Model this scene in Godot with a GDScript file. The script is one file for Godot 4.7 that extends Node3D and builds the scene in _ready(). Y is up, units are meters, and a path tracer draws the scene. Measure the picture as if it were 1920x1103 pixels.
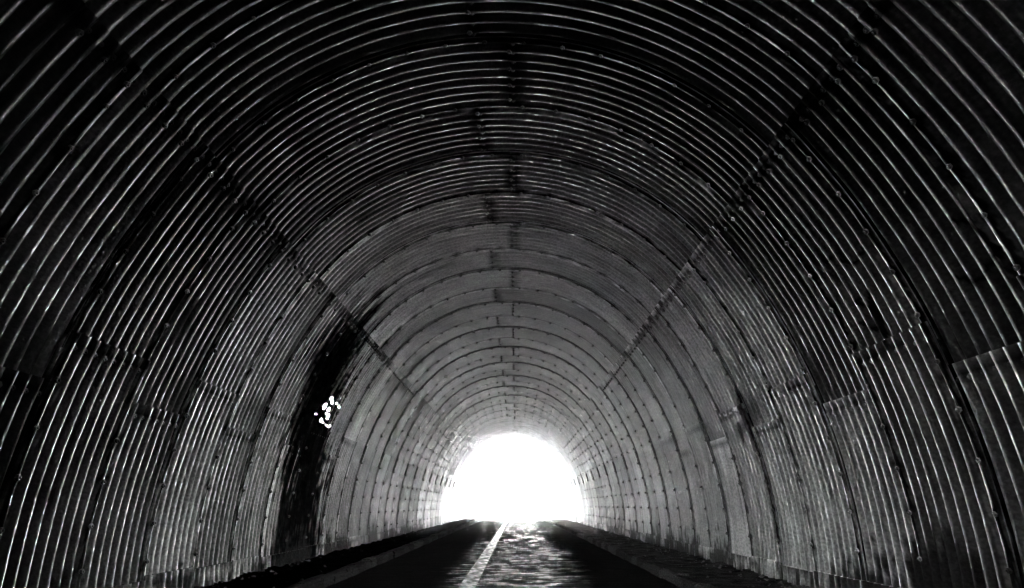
extends Node3D
# A corrugated steel arch tunnel seen from inside, daylight at its far end.
# Tunnel space: s = metres along the arch from the crown (right positive), d = metres ahead of the camera (world -z).

const RC := 3.53            # crown radius
const RS := 7.0             # side radius
const YC := 2.514           # height of the crown's centre
const T0 := 0.95644         # angle at which the two radii meet
const RING := 1.25          # width of one ring of plates
const PITCH := 0.15625      # one corrugation
const AMP := 0.024         # half its depth
const PHASE := 0.012
const EXIT := 62.0          # where the tunnel opens
const REAR := 1.6           # where the added light baffle closes it behind the camera
const BAFFLE_X := 0.15
const BAFFLE_HALF := 1.65
const BAFFLE_TOP := 2.5
const BAFFLE_LEN := 10.0
const SBASE := 8.2          # where the arch meets the pavement
const SEAM_L := -3.40
const SEAM_R := 3.27
const PAVE := 0.13
const BOLT_STEP := 0.43

var SX := -(RS - RC) * sin(T0)
var SY := YC - (RS - RC) * cos(T0)
var rng := RandomNumberGenerator.new()
var tones := RandomNumberGenerator.new()
var n_big := FastNoiseLite.new()
var n_mid := FastNoiseLite.new()
var n_fine := FastNoiseLite.new()
var n_streak := FastNoiseLite.new()
var n_edge := FastNoiseLite.new()
var M := {}
var tunnel: Node3D
var bolts: Array = []

func _ready() -> void:
	rng.seed = 71
	tones.seed = 2986  # picked so plates near the camera come out darker, standing for shade
	camera_and_light()
	setup_noise()
	setup_materials()
	build_tunnel()
	build_bolts()
	build_rear_baffle()
	build_ground()
	build_bloom_haze()
	build_kerbs()
	build_litter()

func camera_and_light() -> void:
	var cam := Camera3D.new()
	cam.name = "camera"
	add_child(cam)
	cam.position = Vector3(0.193, 1.2, 0.0)
	cam.rotation = Vector3(atan(396.5 / 1280.0), 7.0 / 1340.0, 0)
	cam.fov = 46.618
	cam.near = 0.05
	cam.far = 3000.0
	cam.current = true
	var sky_mat := ProceduralSkyMaterial.new()
	sky_mat.sky_top_color = Color(0.86, 0.86, 0.86)
	sky_mat.sky_horizon_color = Color(0.97, 0.97, 0.97)
	sky_mat.ground_bottom_color = Color(0.5, 0.5, 0.5)
	sky_mat.ground_horizon_color = Color(0.9, 0.9, 0.9)
	sky_mat.sun_angle_max = 1.0
	var sky := Sky.new()
	sky.sky_material = sky_mat
	var env := Environment.new()
	env.background_mode = Environment.BG_SKY
	env.sky = sky
	env.tonemap_mode = Environment.TONE_MAPPER_LINEAR
	env.tonemap_exposure = 920.0
	env.sdfgi_enabled = true
	env.ssao_enabled = true
	env.ssil_enabled = true
	env.volumetric_fog_enabled = true
	env.volumetric_fog_density = 0.0
	var we := WorldEnvironment.new()
	we.name = "environment"
	we.environment = env
	add_child(we)
	var sun := DirectionalLight3D.new()
	sun.name = "sun"
	sun.light_energy = 0.2
	sun.light_angular_distance = 12.0
	sun.light_color = Color(1, 1, 1)
	sun.shadow_enabled = true
	add_child(sun)
	sun.rotation_degrees = Vector3(-66, 165, 0)

# ---------------------------------------------------------------- helpers

func setup_noise() -> void:
	for a in [[n_big, 3, 0.35], [n_mid, 11, 1.6], [n_fine, 23, 7.0], [n_streak, 37, 1.0], [n_edge, 51, 2.4]]:
		var n: FastNoiseLite = a[0]
		n.seed = a[1]
		n.frequency = a[2]
		n.noise_type = FastNoiseLite.TYPE_SIMPLEX_SMOOTH
		n.fractal_type = FastNoiseLite.FRACTAL_FBM
		n.fractal_octaves = 3

func grey(v: float) -> Color:
	var c := Color(v, v, v).linear_to_srgb()
	return c

func speckle(size: int, seed_: int, lo: float, hi: float, f1: float, f2: float, contrast: float) -> ImageTexture:
	var a := FastNoiseLite.new()
	a.seed = seed_
	a.frequency = f1
	a.fractal_octaves = 4
	var b := FastNoiseLite.new()
	b.seed = seed_ + 5
	b.noise_type = FastNoiseLite.TYPE_CELLULAR
	b.cellular_return_type = FastNoiseLite.RETURN_CELL_VALUE
	b.frequency = f2
	var ia := a.get_seamless_image(size, size)
	var ib := b.get_seamless_image(size, size)
	ia.convert(Image.FORMAT_L8)
	ib.convert(Image.FORMAT_L8)
	var da := ia.get_data()
	var db := ib.get_data()
	var out := PackedByteArray()
	out.resize(size * size * 3)
	for i in size * size:
		var v: float = (da[i] / 255.0 - 0.5) * contrast + (db[i] / 255.0 - 0.5) * 0.35 + 0.5
		var g := int(255.0 * clampf(lerpf(lo, hi, clampf(v, 0, 1)), 0, 1))
		out[i * 3] = g
		out[i * 3 + 1] = g
		out[i * 3 + 2] = g
	var img := Image.create_from_data(size, size, false, Image.FORMAT_RGB8, out)
	img.generate_mipmaps()
	return ImageTexture.create_from_image(img)

func bump(size: int, seed_: int, freq: float, strength: float, stretch := 1.0) -> ImageTexture:
	var a := FastNoiseLite.new()
	a.seed = seed_
	a.frequency = freq
	a.fractal_octaves = 4
	var img := a.get_seamless_image(size, int(size * stretch))
	if stretch != 1.0:
		img.resize(size, size)
	img.convert(Image.FORMAT_L8)
	img.bump_map_to_normal_map(strength)
	return ImageTexture.create_from_image(img)

func setup_materials() -> void:
	var steel := StandardMaterial3D.new()
	steel.vertex_color_use_as_albedo = true
	steel.albedo_texture = speckle(1024, 5, 0.72, 1.0, 0.02, 0.09, 1.3)
	steel.roughness = 1.0
	steel.roughness_texture = speckle(1024, 19, 0.45, 0.76, 0.012, 0.05, 1.4)
	steel.metallic = 0.2
	steel.metallic_specular = 0.17
	steel.normal_enabled = true
	steel.normal_texture = bump(1024, 9, 0.035, 3.0)
	steel.normal_scale = 0.5
	M.steel = steel
	var coat: StandardMaterial3D = steel.duplicate()   # tar, rust, soot and spray paint
	coat.metallic = 0.0
	coat.metallic_specular = 0.0
	coat.roughness_texture = null
	coat.roughness = 1.0
	M.coat = coat
	var bolt := StandardMaterial3D.new()
	bolt.vertex_color_use_as_albedo = true
	bolt.albedo_color = Color(1, 1, 1)
	bolt.roughness = 0.6
	bolt.metallic = 0.3
	M.bolt = bolt
	var road := StandardMaterial3D.new()
	road.vertex_color_use_as_albedo = true
	road.albedo_texture = speckle(1024, 31, 0.6, 1.0, 0.06, 0.16, 1.6)
	road.roughness = 1.0
	road.roughness_texture = speckle(1024, 43, 0.62, 1.0, 0.012, 0.05, 2.2)
	road.metallic_specular = 0.06
	road.normal_enabled = true
	road.normal_texture = bump(1024, 47, 0.05, 6.0)
	road.normal_scale = 0.6
	road.uv1_triplanar = true
	road.uv1_world_triplanar = true
	road.uv1_scale = Vector3(0.5, 0.5, 0.5)
	M.road = road
	var dirt := StandardMaterial3D.new()
	dirt.vertex_color_use_as_albedo = true
	dirt.albedo_texture = speckle(1024, 61, 0.45, 1.0, 0.03, 0.12, 1.8)
	dirt.roughness = 1.0
	dirt.metallic_specular = 0.0
	dirt.normal_enabled = true
	dirt.normal_texture = bump(1024, 63, 0.06, 8.0)
	dirt.uv1_triplanar = true
	dirt.uv1_world_triplanar = true
	dirt.uv1_scale = Vector3(0.8, 0.8, 0.8)
	M.dirt = dirt
	var soil := StandardMaterial3D.new()
	soil.albedo_color = grey(0.035)
	soil.roughness = 1.0
	M.soil = soil
	var paint := StandardMaterial3D.new()
	paint.vertex_color_use_as_albedo = true
	paint.albedo_texture = M.road.albedo_texture
	paint.roughness = 0.9
	paint.metallic_specular = 0.05
	paint.uv1_triplanar = true
	paint.uv1_world_triplanar = true
	M.paint = paint
	var outside := StandardMaterial3D.new()
	outside.albedo_color = grey(0.3)
	outside.roughness = 0.95
	M.outside = outside

func prof(s: float) -> Vector2:
	var a := absf(s)
	var g := signf(s)
	if a < RC * T0:
		return Vector2(g * RC * sin(a / RC), YC + RC * cos(a / RC))
	var t := T0 + (a - RC * T0) / RS
	return Vector2(g * (SX + RS * sin(t)), SY + RS * cos(t))

func inward(s: float) -> Vector2:
	var a := absf(s)
	var t := a / RC if a < RC * T0 else T0 + (a - RC * T0) / RS
	return Vector2(-signf(s) * sin(t), -cos(t)) if a > 0.0001 else Vector2(0, -1)

# how far the sheet stands in from the profile, and its slope along d
func relief(s: float, d: float) -> float:
	var c := cos(PI * (d - PHASE) / PITCH)
	return AMP * (2.0 * sqrt(c * c + 0.004) - 1.0) + 0.012 * n_big.get_noise_2d(s * 0.9, d * 0.8) + 0.003 * n_mid.get_noise_2d(s, d)

func slope(d: float) -> float:
	var a := PI * (d - PHASE) / PITCH
	var c := cos(a)
	return -2.0 * AMP * PI / PITCH * c * sin(a) / sqrt(c * c + 0.004)

func place(s: float, d: float, off: float) -> Vector3:
	var p := prof(s)
	var n := inward(s)
	var k := off + relief(s, d)
	return Vector3(p.x + n.x * k, p.y + n.y * k, -d)

func seg_dist(p: Vector2, a: Vector2, b: Vector2) -> float:
	var ab := b - a
	var t := clampf((p - a).dot(ab) / ab.length_squared(), 0, 1)
	return p.distance_to(a + ab * t)

# ---------------------------------------------------------------- the tunnel

# torn holes rusted through the tarred plate, outlines in (d, s)
var holes_left := [
	[Vector2(13.796, -4.842), Vector2(13.873, -4.787), Vector2(13.961, -4.756), Vector2(14.014, -4.812), Vector2(13.956, -4.843), Vector2(13.860, -4.853)],
	[Vector2(13.940, -4.872), Vector2(14.015, -4.844), Vector2(14.152, -4.860), Vector2(14.166, -4.907), Vector2(14.135, -4.944), Vector2(14.030, -4.917)],
	[Vector2(13.600, -5.055), Vector2(13.581, -4.986), Vector2(13.674, -4.956), Vector2(13.794, -4.938), Vector2(13.808, -5.004), Vector2(13.791, -5.048), Vector2(13.775, -5.087), Vector2(13.667, -5.081)],
	[Vector2(13.950, -5.082), Vector2(13.938, -5.026), Vector2(14.028, -4.992), Vector2(14.132, -4.971), Vector2(14.161, -5.026), Vector2(14.097, -5.077)],
	[Vector2(14.484, -4.896), Vector2(14.548, -4.853), Vector2(14.678, -4.850), Vector2(14.717, -4.900), Vector2(14.700, -4.936)],
	[Vector2(13.979, -5.141), Vector2(14.057, -5.099), Vector2(14.149, -5.086), Vector2(14.174, -5.135), Vector2(14.081, -5.159)],
	[Vector2(14.217, -5.082), Vector2(14.252, -5.034), Vector2(14.317, -4.981), Vector2(14.325, -5.077), Vector2(14.312, -5.186), Vector2(14.279, -5.280), Vector2(14.194, -5.254), Vector2(14.146, -5.176)],
	[Vector2(14.375, -5.038), Vector2(14.349, -4.955), Vector2(14.418, -4.945), Vector2(14.487, -5.022), Vector2(14.460, -5.134), Vector2(14.413, -5.237), Vector2(14.361, -5.169)],
	[Vector2(13.760, -5.304), Vector2(13.771, -5.272), Vector2(13.951, -5.238), Vector2(13.972, -5.287), Vector2(13.950, -5.351), Vector2(13.840, -5.329)],
	[Vector2(13.994, -5.325), Vector2(14.037, -5.294), Vector2(14.120, -5.289), Vector2(14.120, -5.325), Vector2(14.050, -5.339)],
	[Vector2(14.267, -5.355), Vector2(14.310, -5.329), Vector2(14.405, -5.317), Vector2(14.446, -5.344), Vector2(14.555, -5.315), Vector2(14.663, -5.292), Vector2(14.694, -5.342), Vector2(14.566, -5.373), Vector2(14.425, -5.368)],
	[Vector2(13.348, -5.227), Vector2(13.364, -5.205), Vector2(13.439, -5.200), Vector2(13.484, -5.214), Vector2(13.448, -5.239), Vector2(13.382, -5.240)],
	[Vector2(13.423, -4.776), Vector2(13.445, -4.754), Vector2(13.513, -4.758), Vector2(13.495, -4.782)],
	[Vector2(14.311, -4.857), Vector2(14.326, -4.833), Vector2(14.405, -4.842), Vector2(14.374, -4.869)],
	[Vector2(14.653, -5.228), Vector2(14.682, -5.197), Vector2(14.762, -5.209), Vector2(14.729, -5.251)],
	[Vector2(14.715, -4.794), Vector2(14.731, -4.763), Vector2(14.814, -4.772), Vector2(14.781, -4.806)],
	[Vector2(14.147, -5.405), Vector2(14.190, -5.384), Vector2(14.211, -5.423)]]
# the split beside the joint in the right wall
var tears_right := [[11.20, 5.72, 0.05, 0.12, 0.0], [11.25, 5.88, 0.06, 0.14, 0.0], [11.30, 6.02, 0.035, 0.10, 0.0], [11.62, 6.06, 0.04, 0.05, 0.0]]
# black sprayed strokes on the right wall, polylines in (d, s)
var strokes := [
	[0.016, [Vector2(6.676, 4.453), Vector2(6.504, 4.445), Vector2(6.372, 4.576), Vector2(6.265, 4.655), Vector2(6.150, 4.593), Vector2(6.065, 4.592), Vector2(5.952, 4.539)]],
	[0.050, [Vector2(6.306, 4.932), Vector2(6.358, 5.072), Vector2(6.402, 5.220), Vector2(6.416, 5.374)]],
	[0.018, [Vector2(6.575, 4.962), Vector2(6.469, 5.038), Vector2(6.361, 5.106)]],
	[0.022, [Vector2(6.723, 5.146), Vector2(6.593, 5.236), Vector2(6.455, 5.319)]],
	[0.018, [Vector2(6.575, 4.962), Vector2(6.430, 4.920)]],
	[0.020, [Vector2(4.859, 4.795), Vector2(4.731, 4.903), Vector2(4.679, 5.019), Vector2(4.659, 5.206)]],
	[0.020, [Vector2(5.155, 5.202), Vector2(5.031, 5.293), Vector2(4.890, 5.275), Vector2(4.738, 5.197), Vector2(4.584, 5.149)]]]

func in_holes(list: Array, s: float, d: float) -> bool:
	for h in list:
		if h[0] is Vector2:
			if Geometry2D.is_point_in_polygon(Vector2(d, s), PackedVector2Array(h)):
				return true
			continue
		var dd: float = d - h[0] - h[4] * (s - h[1])
		var ds: float = s - h[1]
		var r: float = (dd / h[2]) * (dd / h[2]) + (ds / h[3]) * (ds / h[3])
		if r < 1.0 + 0.7 * n_fine.get_noise_2d(s * 3.0, d * 1.5):
			return true
	return false

# base colour of the sheet: zinc, lime, rust runs, tar and splashed dirt, each with an outline of its own
func sheet_colour(s: float, d: float, tone: float, top: float, edge0: float, edge1: float, joint: float) -> float:
	var st := n_streak.get_noise_2d(d * 9.0, s * 0.55)
	var md := n_mid.get_noise_2d(s, d)
	var bg := n_big.get_noise_2d(s + 40.0, d + 13.0)
	var fn := n_fine.get_noise_2d(s, d)
	var v := tone * (1.0 + 0.5 * st + 0.35 * md + 0.4 * bg)
	# rust and damp runs below the plate's upper lap, a pale scraped rim on the lap itself
	var below := absf(s) - absf(top) + 0.07
	if below > 0.0 and below < 1.6:
		if below < 0.065:
			if s > 0.0 and md + 0.5 * fn > -0.12:
				v = lerpf(v, 0.34, clampf(0.5 + 1.2 * fn, 0.0, 0.85))
			elif md + 0.5 * fn < -0.05:
				v *= 0.4
		elif below < 0.15 and fn + md > -0.5:
			v *= 0.25
		var run := n_streak.get_noise_2d(d * 13.0 + 91.0, s * 0.3)
		if run > 0.12 + below * 0.25:
			v *= 0.55
	if absf(s - joint) < 0.075 and fn + 0.6 * md > -0.3:
		v *= 0.25
	# rust along the ring laps and round the bolts, lime beside it
	var e0 := d - edge0
	if absf(d - edge1) < absf(e0):
		e0 = d - edge1
	if absf(e0) < 0.11:
		var l := n_edge.get_noise_2d(s * 1.3 + 7.0, d * 3.0)
		var keep := n_big.get_noise_2d(s * 0.8 + 90.0, roundf(d / RING * 2.0) * 7.0)
		if e0 > 0.0 and l + keep * 1.2 > 0.12:
			v = lerpf(v, 0.42, clampf((l + keep * 1.2 - 0.12) * 5.0, 0.0, 0.8) * (0.6 + 0.9 * fn))
		if e0 > -0.036 - 0.03 * fn and e0 < 0.008 + 0.05 * l:
			v *= 0.14
		var first := bolt_first(s)
		var off := fposmod(absf(s - first) + BOLT_STEP * 0.5, BOLT_STEP) - BOLT_STEP * 0.5
		if Vector2(off, e0).length() < 0.07 + 0.05 * fn + 0.02 * md:
			v *= 0.25
	# tar on the left haunch
	if s < -1.0 and d > 10.5 and d < 18.0:
		var a := -s
		var mid := 12.75 + 1.5 * smoothstep(4.0, 7.0, a)
		var half := -0.6 + 1.6 * smoothstep(1.9, 4.3, a) + 0.3 * smoothstep(4.5, 7.0, a)
		var t := (half - absf(d - mid)) + 0.7 * n_edge.get_noise_2d(s * 0.3 + 5.0, d * 0.5) + 1.1 * n_streak.get_noise_2d(d * 9.0 + 31.0, s * 0.4) + 0.5 * fn
		v = lerpf(v, 0.006 + 0.006 * absf(md), smoothstep(-0.75, 0.2, t))
	# dirt splashed on the foot of the wall
	var y := prof(s).y
	if absf(s) > 6.2:
		var reach := 0.42 + 0.9 * n_edge.get_noise_2d(d * 0.12, signf(s) * 9.0) + 0.4 * md + 0.35 * fn
		v = lerpf(v, 0.02 + 0.02 * absf(md), smoothstep(-0.05, 0.12, reach - y))
	# sprayed strokes
	if s > 4.0 and s < 5.7 and d < 6.9:
		for line in strokes:
			var pts: Array = line[1]
			for i in pts.size() - 1:
				var q := seg_dist(Vector2(d, s), pts[i], pts[i + 1])
				if q < line[0] + 0.008 * n_fine.get_noise_2d(s * 2.0, d * 2.0):
					v = 0.008
	return clampf(v, 0.005, 0.6)

# random grey per plate; the seed paints the near plates dark as in shade
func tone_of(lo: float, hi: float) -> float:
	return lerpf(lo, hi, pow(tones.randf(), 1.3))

func bolt_first(s: float) -> float:
	if s < SEAM_L: return SEAM_L - 0.34
	if s > SEAM_R: return SEAM_R + 0.34
	return SEAM_L + 0.25

# where to cut the corrugation: closest together on the crest that stands into the tunnel
func d_samples(d0: float, d1: float, per: int) -> PackedFloat32Array:
	var cuts := [0.0, 0.03, 0.07, 0.13, 0.21, 0.31, 0.4, 0.46, 0.486, 0.5, 0.514, 0.54, 0.6, 0.69, 0.79, 0.87, 0.93, 0.97]
	if per < 8:
		cuts = [0.0, 0.08, 0.2, 0.4, 0.5, 0.6, 0.8, 0.92]
	var r := PackedFloat32Array([d0])
	var k := int(floor((d0 - PHASE) / PITCH))
	while PHASE + k * PITCH < d1:
		for c in cuts:
			var d: float = PHASE + (k + c) * PITCH
			if d > d0 + 0.0012 and d < d1 - 0.0012:
				r.append(d)
		k += 1
	r.append(d1)
	return r

# one plate: a grid that follows the corrugations, with a turned lip on every free edge
func plate_mesh(s0: float, s1: float, d0: float, d1: float, off: float, ds: float, per: int, tone: float, top: float, cut := [], far := false, joint := 99.0) -> ArrayMesh:
	var ns := maxi(2, int(ceil(absf(s1 - s0) / ds)))
	var along := d_samples(d0, d1, per)
	var nd := along.size() - 1
	var V := PackedVector3Array()
	var N := PackedVector3Array()
	var U := PackedVector2Array()
	var C := PackedColorArray()
	var I := PackedInt32Array()
	var K := PackedInt32Array()
	var e0 := d0 + 0.05
	var e1 := d1 - 0.05
	var gone := PackedByteArray()
	gone.resize((ns + 1) * (nd + 1))
	for i in ns + 1:
		var s := lerpf(s0, s1, float(i) / ns)
		var pr := prof(s)
		var nn := inward(s)
		for j in nd + 1:
			var d: float = along[j]
			var k := off + relief(s, d)
			V.append(Vector3(pr.x + nn.x * k, pr.y + nn.y * k, -d))
			var sl := slope(d)
			N.append(Vector3(nn.x, nn.y, sl).normalized())
			U.append(Vector2(d / 1.1, s / 1.1))
			var v := tone if far else sheet_colour(s, d, tone, top, e0, e1, joint)
			C.append(Color(v, v, v))
			if cut.size() > 0 and in_holes(cut, s, d):
				gone[i * (nd + 1) + j] = 1
	for i in ns:
		for j in nd:
			var a := i * (nd + 1) + j
			if gone[a] and gone[a + 1] and gone[a + nd + 1] and gone[a + nd + 2]:
				continue
			var quad := [a, a + 1, a + nd + 1, a + 1, a + nd + 2, a + nd + 1] if s1 < s0 else [a, a + nd + 1, a + 1, a + 1, a + nd + 1, a + nd + 2]
			if C[a].r + C[a + 1].r + C[a + nd + 1].r + C[a + nd + 2].r < 0.15:
				K.append_array(quad)
			else:
				I.append_array(quad)
	if not far:
		# lips: the sheet's 7 mm edge
		for edge in 4:
			var base := V.size()
			var count := nd if edge < 2 else ns
			for k in count + 1:
				var a := 0
				if edge == 0: a = k
				elif edge == 1: a = ns * (nd + 1) + k
				elif edge == 2: a = k * (nd + 1)
				else: a = k * (nd + 1) + nd
				var s := lerpf(s0, s1, float(a / (nd + 1)) / ns)
				var nn := inward(s)
				var nrm := Vector3(0, 0, 1) if edge == 2 else Vector3(0, 0, -1)
				if edge < 2:
					var tang := Vector3(-nn.y, nn.x, 0)
					nrm = tang * (-1.0 if edge == 0 else 1.0) * signf(s1 - s0)
				V.append(V[a]); V.append(V[a] - Vector3(nn.x, nn.y, 0) * 0.02)
				N.append(nrm); N.append(nrm)
				U.append(U[a]); U.append(U[a] + Vector2(0.01, 0.01))
				C.append(C[a]); C.append(C[a])
			for k in count:
				var a := base + k * 2
				I.append_array([a, a + 2, a + 1, a + 2, a + 3, a + 1])
	var arr := []
	arr.resize(Mesh.ARRAY_MAX)
	arr[Mesh.ARRAY_VERTEX] = V
	arr[Mesh.ARRAY_NORMAL] = N
	arr[Mesh.ARRAY_TEX_UV] = U
	arr[Mesh.ARRAY_COLOR] = C
	var m := ArrayMesh.new()
	if I.size() > 0:
		arr[Mesh.ARRAY_INDEX] = I
		m.add_surface_from_arrays(Mesh.PRIMITIVE_TRIANGLES, arr)
		m.surface_set_material(m.get_surface_count() - 1, M.steel)
	if K.size() > 0:
		arr[Mesh.ARRAY_INDEX] = K
		m.add_surface_from_arrays(Mesh.PRIMITIVE_TRIANGLES, arr)
		m.surface_set_material(m.get_surface_count() - 1, M.coat)
	return m

func add_plate(called: String, mesh: Mesh) -> MeshInstance3D:
	var o := MeshInstance3D.new()
	o.name = called
	o.mesh = mesh
	tunnel.add_child(o, true)
	return o

func build_tunnel() -> void:
	tunnel = Node3D.new()
	tunnel.name = "tunnel"
	add_child(tunnel)
	tunnel.set_meta("label", "dark arch tunnel of bolted corrugated steel plates with bright daylight at its end")
	tunnel.set_meta("category", "tunnel")
	var NEAR := 3.76
	var FARD := 46.3
	# crown: two plates a ring, their joint stepping to and fro
	var k := 3
	while PHASE + k * RING < FARD:
		var z := PHASE + k * RING
		var even := k % 2 == 1
		var off := 0.012 if even else 0.0
		var joint := 0.17 if even else -0.25
		var ds := 0.11 if z < 16.0 else (0.2 if z < 28.0 else 0.4)
		var per := 10 if z < 22.0 else 8
		var lap := 0.05 if even else 0.0
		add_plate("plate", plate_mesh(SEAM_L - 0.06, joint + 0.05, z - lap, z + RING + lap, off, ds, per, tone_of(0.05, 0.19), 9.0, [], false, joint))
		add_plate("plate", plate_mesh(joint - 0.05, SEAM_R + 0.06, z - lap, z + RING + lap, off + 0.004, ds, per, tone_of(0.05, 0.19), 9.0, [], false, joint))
		for j in 8:
			bolts.append([joint + 0.0, z + (j + 0.5) * PITCH, off + 0.003])
			if j % 2 == 0:
				bolts.append([joint - 0.04, z + (j + 1) * PITCH, off + 0.003])
		var s := SEAM_L + 0.25
		while s < SEAM_R - 0.1:
			if absf(s - joint) > 0.12:
				bolts.append([s, z, 0.012])
			s += BOLT_STEP
		k += 1
	# sides: an upper and a lower plate a ring, and a short foot plate
	for side in [-1.0, 1.0]:
		var start := 5.793 if side > 0 else 5.9495
		var seam := SEAM_R if side > 0 else -SEAM_L
		k = -2
		while start + k * RING < FARD:
			var z: float = start + k * RING
			var high := k % 2 == 0
			var joint: float = (5.49 if side > 0 else 5.54) if high else (5.90 if side > 0 else 5.99)
			joint += rng.randf_range(-0.02, 0.02)
			var extra := 0.012 if high else 0.0
			var lap := 0.05 if high else 0.0
			var ds := 0.10 if z < 16.0 else (0.2 if z < 28.0 else 0.4)
			var per := 10 if z < 22.0 else 8
			var dsu := ds
			var cut := []
			if side < 0 and z > 11.5 and z < 15.2:
				cut = holes_left
				dsu = 0.014
			if side > 0 and z < 7.0:
				dsu = 0.035
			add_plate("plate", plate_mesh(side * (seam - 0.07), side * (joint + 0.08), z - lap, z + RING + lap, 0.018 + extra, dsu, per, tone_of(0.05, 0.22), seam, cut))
			cut = []
			var dsl := ds
			if side > 0 and z > 9.8 and z < 12.0:
				cut = tears_right
				dsl = 0.025
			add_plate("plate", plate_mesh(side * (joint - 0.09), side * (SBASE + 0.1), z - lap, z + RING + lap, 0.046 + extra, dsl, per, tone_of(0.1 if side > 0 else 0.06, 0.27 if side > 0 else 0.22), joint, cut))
			if z > 6.5 and z < 34.0:
				var drop := rng.randf_range(-0.03, 0.03)
				add_plate("foot_plate", plate_mesh(side * (7.80 + drop), side * (SBASE + 0.1), z - rng.randf_range(-0.02, 0.03), z + RING - 0.01, 0.072 + rng.randf_range(0, 0.01), 0.12, per, rng.randf_range(0.12, 0.2), 7.8))
			for j in 8:
				bolts.append([side * (seam + 0.03), z + (j + 0.5) * PITCH, 0.020 + extra])
				bolts.append([side * (joint + 0.05), z + (j + 0.5) * PITCH, 0.048 + extra])
				if j % 2 == 1 and z < 20.0:
					bolts.append([side * (seam + 0.10), z + (j + 1) * PITCH, 0.020 + extra])
			var s := seam + 0.34
			while s < 7.75:
				if absf(s - joint) > 0.12:
					bolts.append([side * s, z, 0.030 if s < joint else 0.058])
				s += BOLT_STEP
			k += 1
	# the rings too far off to tell the plates apart, and the length behind the camera
	var m := add_plate("distant_plates", plate_mesh(-SBASE, SBASE, FARD - 0.1, EXIT, -0.004, 0.45, 8, 0.14, 9.0, [], true))
	m.set_meta("kind", "stuff")
	m = add_plate("rear_plates", plate_mesh(-SBASE, SBASE, -REAR, 3.9, -0.004, 0.5, 4, 0.14, 9.0, [], true))
	m.set_meta("kind", "stuff")

func bolt_mesh() -> ArrayMesh:
	var st := SurfaceTool.new()
	st.begin(Mesh.PRIMITIVE_TRIANGLES)
	# washer, hex nut, stud end, axis +y
	var prism := func(sides: int, r0: float, y0: float, r1: float, y1: float, cap: bool, turn: float):
		for i in sides:
			var a := TAU * i / sides + turn
			var b := TAU * (i + 1) / sides + turn
			var p0 := Vector3(cos(a) * r0, y0, sin(a) * r0)
			var p1 := Vector3(cos(b) * r0, y0, sin(b) * r0)
			var q0 := Vector3(cos(a) * r1, y1, sin(a) * r1)
			var q1 := Vector3(cos(b) * r1, y1, sin(b) * r1)
			for p in [p0, q0, p1, p1, q0, q1]:
				st.add_vertex(p)
			if cap:
				for p in [q0, Vector3(0, y1, 0), q1]:
					st.add_vertex(p)
	st.set_smooth_group(-1)
	prism.call(6, 0.027, -0.012, 0.027, 0.014, false, 0.2)
	prism.call(6, 0.027, 0.014, 0.022, 0.019, true, 0.2)
	prism.call(5, 0.011, 0.018, 0.010, 0.032, true, 0.5)
	st.generate_normals()
	return st.commit()

func build_bolts() -> void:
	var mesh := bolt_mesh()
	var eye := Vector3(0.193, 1.2, 0)
	var list: Array = []
	for b in bolts:
		if b[1] < 4.0:
			continue
		if b[1] > 40.0:
			continue
		var p := place(b[0], b[1], b[2])
		var hidden := rng.randf() < 0.03
		if hidden:
			continue
		list.append([p.distance_to(eye), b, p])
	list.sort_custom(func(x, y): return x[0] < y[0])
	var tones := []
	for t in [0.025, 0.05, 0.08, 0.14, 0.03]:
		var m := StandardMaterial3D.new()
		m.albedo_color = grey(t)
		m.roughness = 0.55
		m.metallic_specular = 0.15
		tones.append(m)
	var rest: Array = []
	var n := 0
	for e in list:
		var b: Array = e[1]
		var nn := inward(b[0])
		var up := Vector3(nn.x, nn.y, 0)
		var fwd := Vector3(0, 0, 1).rotated(up, rng.randf() * TAU)
		var basis := Basis(up.cross(fwd), up, fwd).rotated(fwd, rng.randf_range(-0.12, 0.12)).scaled(Vector3.ONE * rng.randf_range(0.85, 1.12))
		var tr := Transform3D(basis, e[2])
		if n < 300:
			var o := MeshInstance3D.new()
			o.name = "bolt"
			o.mesh = mesh
			o.material_override = tones[rng.randi_range(0, 4)]
			tunnel.add_child(o, true)
			o.transform = tr
			n += 1
		else:
			rest.append(tr)
	var mm := MultiMesh.new()
	mm.transform_format = MultiMesh.TRANSFORM_3D
	mm.mesh = mesh
	mm.instance_count = rest.size()
	for i in rest.size():
		mm.set_instance_transform(i, rest[i])
	var mi := MultiMeshInstance3D.new()
	mi.name = "distant_bolts"
	mi.multimesh = mm
	mi.material_override = tones[0]
	tunnel.add_child(mi, true)
	mi.set_meta("kind", "stuff")

# ---------------------------------------------------------------- ground, soil shell, kerbs

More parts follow.
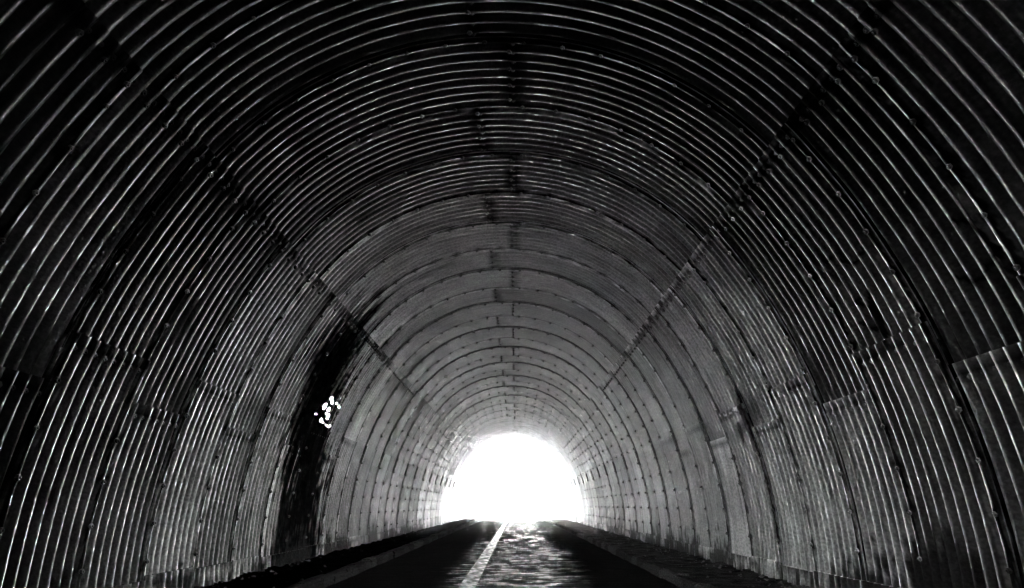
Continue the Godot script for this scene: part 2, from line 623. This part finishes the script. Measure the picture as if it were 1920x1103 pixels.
func sheet(called: String, xs: Array, ds: Array, height: Callable, colour: Callable, mat: Material, dull: Material = null, split := 0.0) -> MeshInstance3D:
	var V := PackedVector3Array()
	var C := PackedColorArray()
	var I := PackedInt32Array()
	var K := PackedInt32Array()
	var w := xs.size()
	for d in ds:
		for x in xs:
			V.append(Vector3(x, height.call(x, d), -d))
			var v: float = colour.call(x, d)
			C.append(Color(v, v, v))
	for i in ds.size() - 1:
		for j in w - 1:
			var a := i * w + j
			if dull != null and C[a].r + C[a + 1].r + C[a + w].r + C[a + w + 1].r < split * 4.0:
				K.append_array([a, a + w, a + 1, a + 1, a + w, a + w + 1])
			else:
				I.append_array([a, a + w, a + 1, a + 1, a + w, a + w + 1])
	# smooth normals over the whole sheet
	var N := PackedVector3Array()
	N.resize(V.size())
	for i in ds.size():
		for j in w:
			var du := V[i * w + mini(j + 1, w - 1)] - V[i * w + maxi(j - 1, 0)]
			var dv := V[mini(i + 1, ds.size() - 1) * w + j] - V[maxi(i - 1, 0) * w + j]
			var nn := du.cross(dv).normalized()
			N[i * w + j] = nn if nn.y > 0.0 else -nn
	var arr := []
	arr.resize(Mesh.ARRAY_MAX)
	arr[Mesh.ARRAY_VERTEX] = V
	arr[Mesh.ARRAY_NORMAL] = N
	arr[Mesh.ARRAY_COLOR] = C
	var raw := ArrayMesh.new()
	if I.size() > 0:
		arr[Mesh.ARRAY_INDEX] = I
		raw.add_surface_from_arrays(Mesh.PRIMITIVE_TRIANGLES, arr)
		raw.surface_set_material(raw.get_surface_count() - 1, mat)
	if K.size() > 0:
		arr[Mesh.ARRAY_INDEX] = K
		raw.add_surface_from_arrays(Mesh.PRIMITIVE_TRIANGLES, arr)
		raw.surface_set_material(raw.get_surface_count() - 1, dull)
	var o := MeshInstance3D.new()
	o.name = called
	o.mesh = raw
	add_child(o, true)
	o.set_meta("kind", "structure")
	return o

func steps(a: float, b: float, n: int) -> Array:
	var r := []
	for i in n + 1:
		r.append(lerpf(a, b, float(i) / n))
	return r

func road_height(x: float, d: float) -> float:
	if d < 8.0 or d > 45.0:
		return 0.0
	return 0.006 * n_edge.get_noise_2d(x * 0.6 + 17.0, d * 1.6) + 0.008 * n_mid.get_noise_2d(x * 0.4, d * 0.6)

# worn stone in the wheel track, oily dirt towards the kerbs, cross ripples in the wear
func road_colour(x: float, d: float) -> float:
	var worn := 1.25 - absf(x - 0.25) + 0.5 * n_edge.get_noise_2d(x * 0.25, d * 1.1) + 0.35 * n_mid.get_noise_2d(x, d)
	var ripple := n_edge.get_noise_2d(x * 0.5 + 17.0, d * 2.2)
	if worn < 0.05:
		return 0.015 + 0.008 * ripple
	return 0.036 if ripple > 0.04 else 0.026

func build_ground() -> void:
	var ds := [-40.0, 0.0, 6.0]
	ds.append_array(steps(8.0, 24.0, 260))
	ds.append_array(steps(24.2, 46.0, 120))
	ds.append_array([50.0, EXIT + 0.5])
	sheet("road", steps(-2.72, 2.72, 110), ds, road_height, road_colour, M.road, M.dirt, 0.031)
	# worn smooth line beside the wheel track
	var line := sheet("road_line", steps(-0.68, -0.42, 6), steps(8.0, EXIT, 360), func(x, d): return road_height(x, d) * 0.6 + 0.012, func(x, d): return clampf(0.06 + 0.13 * n_edge.get_noise_2d(x * 2.0, d * 0.8) + 0.08 * n_fine.get_noise_2d(x, d), 0.02, 0.3), M.paint)
	for side in [-1.0, 1.0]:
		var dd := [-REAR, 0.0, 5.0]
		dd.append_array(steps(7.0, 30.0, 230))
		dd.append_array(steps(31.0, EXIT + 0.4, 50))
		sheet("pavement", steps(side * 2.9, side * 4.35, 16), dd, func(x, d): return PAVE + 0.014 * n_mid.get_noise_2d(x, d) + 0.09 * smoothstep(3.75, 4.25, absf(x)) * (0.45 + 0.9 * n_edge.get_noise_2d(x * 0.4, d * 0.6)), func(x, d): return clampf(0.04 + 0.04 * n_mid.get_noise_2d(x + 30.0, d) + 0.04 * n_edge.get_noise_2d(x * 2.0, d * 2.0), 0.006, 0.2), M.dirt)
	# the ground outside, one sheet to the horizon
	var g := MeshInstance3D.new()
	g.name = "ground"
	var pm := PlaneMesh.new()
	pm.size = Vector2(4000, 4000)
	g.mesh = pm
	g.position = Vector3(0, -0.06, 0)
	g.material_override = M.outside
	g.set_meta("kind", "structure")
	add_child(g)
	# soil shell added to block light leaks, open where the left wall is holed
	var st := SurfaceTool.new()
	st.begin(Mesh.PRIMITIVE_TRIANGLES)
	var sl := steps(-8.7, 8.7, 58)
	var dl := steps(-REAR, EXIT - 0.1, 190)
	var at := func(s: float, d: float, o: float) -> Vector3:
		var p := prof(s) - inward(s) * o
		return Vector3(p.x, p.y, -d)
	for i in sl.size() - 1:
		for j in dl.size() - 1:
			var s: float = (sl[i] + sl[i + 1]) * 0.5
			var d: float = (dl[j] + dl[j + 1]) * 0.5
			if s < -4.5 and s > -5.7 and d > 13.8 and d < 16.2:
				# added shaft along the view line, shaped to limit light through the holes
				var corners := [[sl[i], dl[j]], [sl[i + 1], dl[j]], [sl[i + 1], dl[j + 1]], [sl[i], dl[j + 1]]]
				for c in 4:
					var a0: Array = corners[c]
					var b0: Array = corners[(c + 1) % 4]
					var ms: float = (a0[0] + b0[0]) * 0.5 + ((a0[0] + b0[0]) * 0.5 - s)
					var md: float = (a0[1] + b0[1]) * 0.5 + ((a0[1] + b0[1]) * 0.5 - d)
					if ms < -4.5 and ms > -5.7 and md > 13.8 and md < 16.2:
						continue
					var p0: Vector3 = at.call(a0[0], a0[1], 0.35)
					var p1: Vector3 = at.call(b0[0], b0[1], 0.35)
					var far := Vector3(-0.269, 0.126, -0.957) * 3.2
					for p in [p0, p1, p0 + far, p1, p1 + far, p0 + far]:
						st.add_vertex(p)
				continue
			var q := [at.call(sl[i], dl[j], 0.35), at.call(sl[i + 1], dl[j], 0.35), at.call(sl[i], dl[j + 1], 0.35), at.call(sl[i + 1], dl[j + 1], 0.35)]
			for c in [0, 1, 2, 1, 3, 2]:
				st.add_vertex(q[c])
	# portal faces: a collar at each end
	for i in sl.size() - 1:
		var q := [at.call(sl[i], EXIT - 0.1, 0.0), at.call(sl[i + 1], EXIT - 0.1, 0.0), at.call(sl[i], EXIT - 0.1, 0.35), at.call(sl[i + 1], EXIT - 0.1, 0.35)]
		for c in [0, 1, 2, 1, 3, 2]:
			st.add_vertex(q[c])
		q = [at.call(sl[i], -REAR, 0.0), at.call(sl[i + 1], -REAR, 0.0), at.call(sl[i], -REAR, 0.35), at.call(sl[i + 1], -REAR, 0.35)]
		for c in [0, 1, 2, 1, 3, 2]:
			st.add_vertex(q[c])
	st.generate_normals()
	var h := MeshInstance3D.new()
	h.name = "soil_shell"
	h.mesh = st.commit()
	h.material_override = M.soil
	h.set_meta("kind", "structure")
	add_child(h)

# unseen block added behind the camera: its narrow passage shapes the rear light
func build_rear_baffle() -> void:
	var o := Node3D.new()
	o.name = "rear_baffle"
	o.set_meta("kind", "structure")
	add_child(o)
	var m := StandardMaterial3D.new()
	m.albedo_color = grey(0.06)
	m.roughness = 0.9
	var l := BAFFLE_X - BAFFLE_HALF
	var r := BAFFLE_X + BAFFLE_HALF
	for b in [["baffle_side", -7.0, l, -0.1, 8.0], ["baffle_side", r, 7.0, -0.1, 8.0], ["baffle_head", l, r, BAFFLE_TOP, 8.0]]:
		var bm := BoxMesh.new()
		bm.size = Vector3(b[2] - b[1], b[4] - b[3], BAFFLE_LEN)
		var p := MeshInstance3D.new()
		p.name = b[0]
		p.mesh = bm
		p.material_override = m
		o.add_child(p, true)
		p.position = Vector3((b[1] + b[2]) * 0.5, (b[3] + b[4]) * 0.5, REAR - 0.1 + BAFFLE_LEN * 0.5)

# added haze imitating the lens glow round the exit, thicker towards it
func build_bloom_haze() -> void:
	for q in [[24.0, 30.0, 0.002], [30.0, 36.0, 0.005], [36.0, 42.0, 0.008], [42.0, 50.0, 0.009], [50.0, 63.0, 0.008]]:
		var f := FogVolume.new()
		f.name = "bloom_haze"
		f.shape = RenderingServer.FOG_VOLUME_SHAPE_BOX
		f.size = Vector3(8.8, 6.6, q[1] - q[0])
		f.position = Vector3(0, 3.32, -(q[0] + q[1]) * 0.5)
		var m := FogMaterial.new()
		m.density = q[2]
		m.albedo = Color(0.95, 0.95, 0.95)
		f.material = m
		f.set_meta("kind", "stuff")
		f.set_meta("label", "added haze imitating the glow round the bright end of the tunnel")
		f.set_meta("category", "bloom_haze")
		f.set_meta("group", "added glow haze in the tunnel")
		add_child(f, true)

func build_kerbs() -> void:
	for side in [-1.0, 1.0]:
		var kerb := Node3D.new()
		kerb.name = "kerb"
		add_child(kerb, true)
		kerb.set_meta("label", "broken stone kerb along the pavement under the black tarred wall" if side < 0 else "broken stone kerb along the pavement under the split steel plate")
		kerb.set_meta("category", "kerb")
		kerb.set_meta("group", "kerbs along the road")
		var d := -REAR
		while d < EXIT:
			var len_ := rng.randf_range(0.55, 1.05) if d > 7.0 and d < 48.0 else 6.0
			var st := SurfaceTool.new()
			st.begin(Mesh.PRIMITIVE_TRIANGLES)
			st.set_smooth_group(-1)
			# a stone: cross-section with chipped top edge, swept in a few steps
			var n := 6 if len_ < 2.0 else 2
			var jit := rng.randf_range(-0.02, 0.02)
			var lift := rng.randf_range(-0.015, 0.02)
			var rows := []
			for i in n + 1:
				var t := float(i) / n
				var dd := d + 0.008 + (len_ - 0.016) * t
				var chip := 0.02 + 0.035 * absf(n_fine.get_noise_2d(dd * 0.8, side * 4.0))
				if i == 0 or i == n:
					chip += rng.randf_range(0.0, 0.03)
				var x0 := 2.71 + jit + 0.02 * n_fine.get_noise_2d(dd, 3.0)
				var x1 := 2.93 + jit
				var top := PAVE + 0.02 + lift + 0.012 * n_fine.get_noise_2d(dd, 8.0)
				rows.append([Vector3(side * x0, -0.03, -dd), Vector3(side * x0, top - chip, -dd), Vector3(side * (x0 + chip), top, -dd), Vector3(side * x1, top - 0.01, -dd), Vector3(side * x1, -0.03, -dd)])
			for i in n:
				for c in 4:
					for p in [rows[i][c], rows[i + 1][c], rows[i][c + 1], rows[i][c + 1], rows[i + 1][c], rows[i + 1][c + 1]]:
						st.add_vertex(p)
			for r in [rows[0], rows[n]]:
				for p in [r[0], r[1], r[4], r[1], r[3], r[4], r[1], r[2], r[3]]:
					st.add_vertex(p)
			st.generate_normals()
			var o := MeshInstance3D.new()
			o.name = "kerb_stone"
			o.mesh = st.commit()
			var m: StandardMaterial3D = M.get("kerb%d" % rng.randi_range(0, 2), null)
			if m == null:
				for q in 3:
					var km: StandardMaterial3D = M.dirt.duplicate()
					km.vertex_color_use_as_albedo = false
					km.albedo_color = grey(0.03 + 0.012 * q)
					M["kerb%d" % q] = km
				m = M.kerb1
			o.material_override = m
			kerb.add_child(o, true)
			d += len_

func build_litter() -> void:
	# stones and crumbs of rust lying on the pavements
	var st := SurfaceTool.new()
	st.begin(Mesh.PRIMITIVE_TRIANGLES)
	st.set_smooth_group(-1)
	for i in 420:
		var side := -1.0 if rng.randf() < 0.45 else 1.0
		var x := side * (rng.randf_range(2.95, 4.1) if rng.randf() < 0.5 else rng.randf_range(3.7, 4.12))
		var d := 9.0 + 26.0 * pow(rng.randf(), 1.6)
		var r := rng.randf_range(0.006, 0.022) * (2.0 if rng.randf() < 0.08 else 1.0)
		var c := Vector3(x, PAVE + 0.035 * smoothstep(3.7, 4.1, absf(x)) + r * 0.3, -d)
		var turn := rng.randf() * TAU
		var ring := []
		for k in 5:
			var a := turn + TAU * k / 5.0
			ring.append(c + Vector3(cos(a) * r * rng.randf_range(0.7, 1.5), rng.randf_range(-0.3, 0.2) * r, sin(a) * r * rng.randf_range(0.7, 1.3)))
		var tip := c + Vector3(0, r * rng.randf_range(0.3, 0.8), 0)
		var low := c - Vector3(0, r * 0.7, 0)
		for k in 5:
			for p in [ring[k], tip, ring[(k + 1) % 5], ring[k], ring[(k + 1) % 5], low]:
				st.add_vertex(p)
	st.generate_normals()
	var o := MeshInstance3D.new()
	o.name = "rubble"
	o.mesh = st.commit()
	o.material_override = M.soil
	add_child(o)
	o.set_meta("kind", "stuff")
	o.set_meta("label", "dark crumbs of stone and rust strewn on the pavements")
	o.set_meta("category", "rubble")
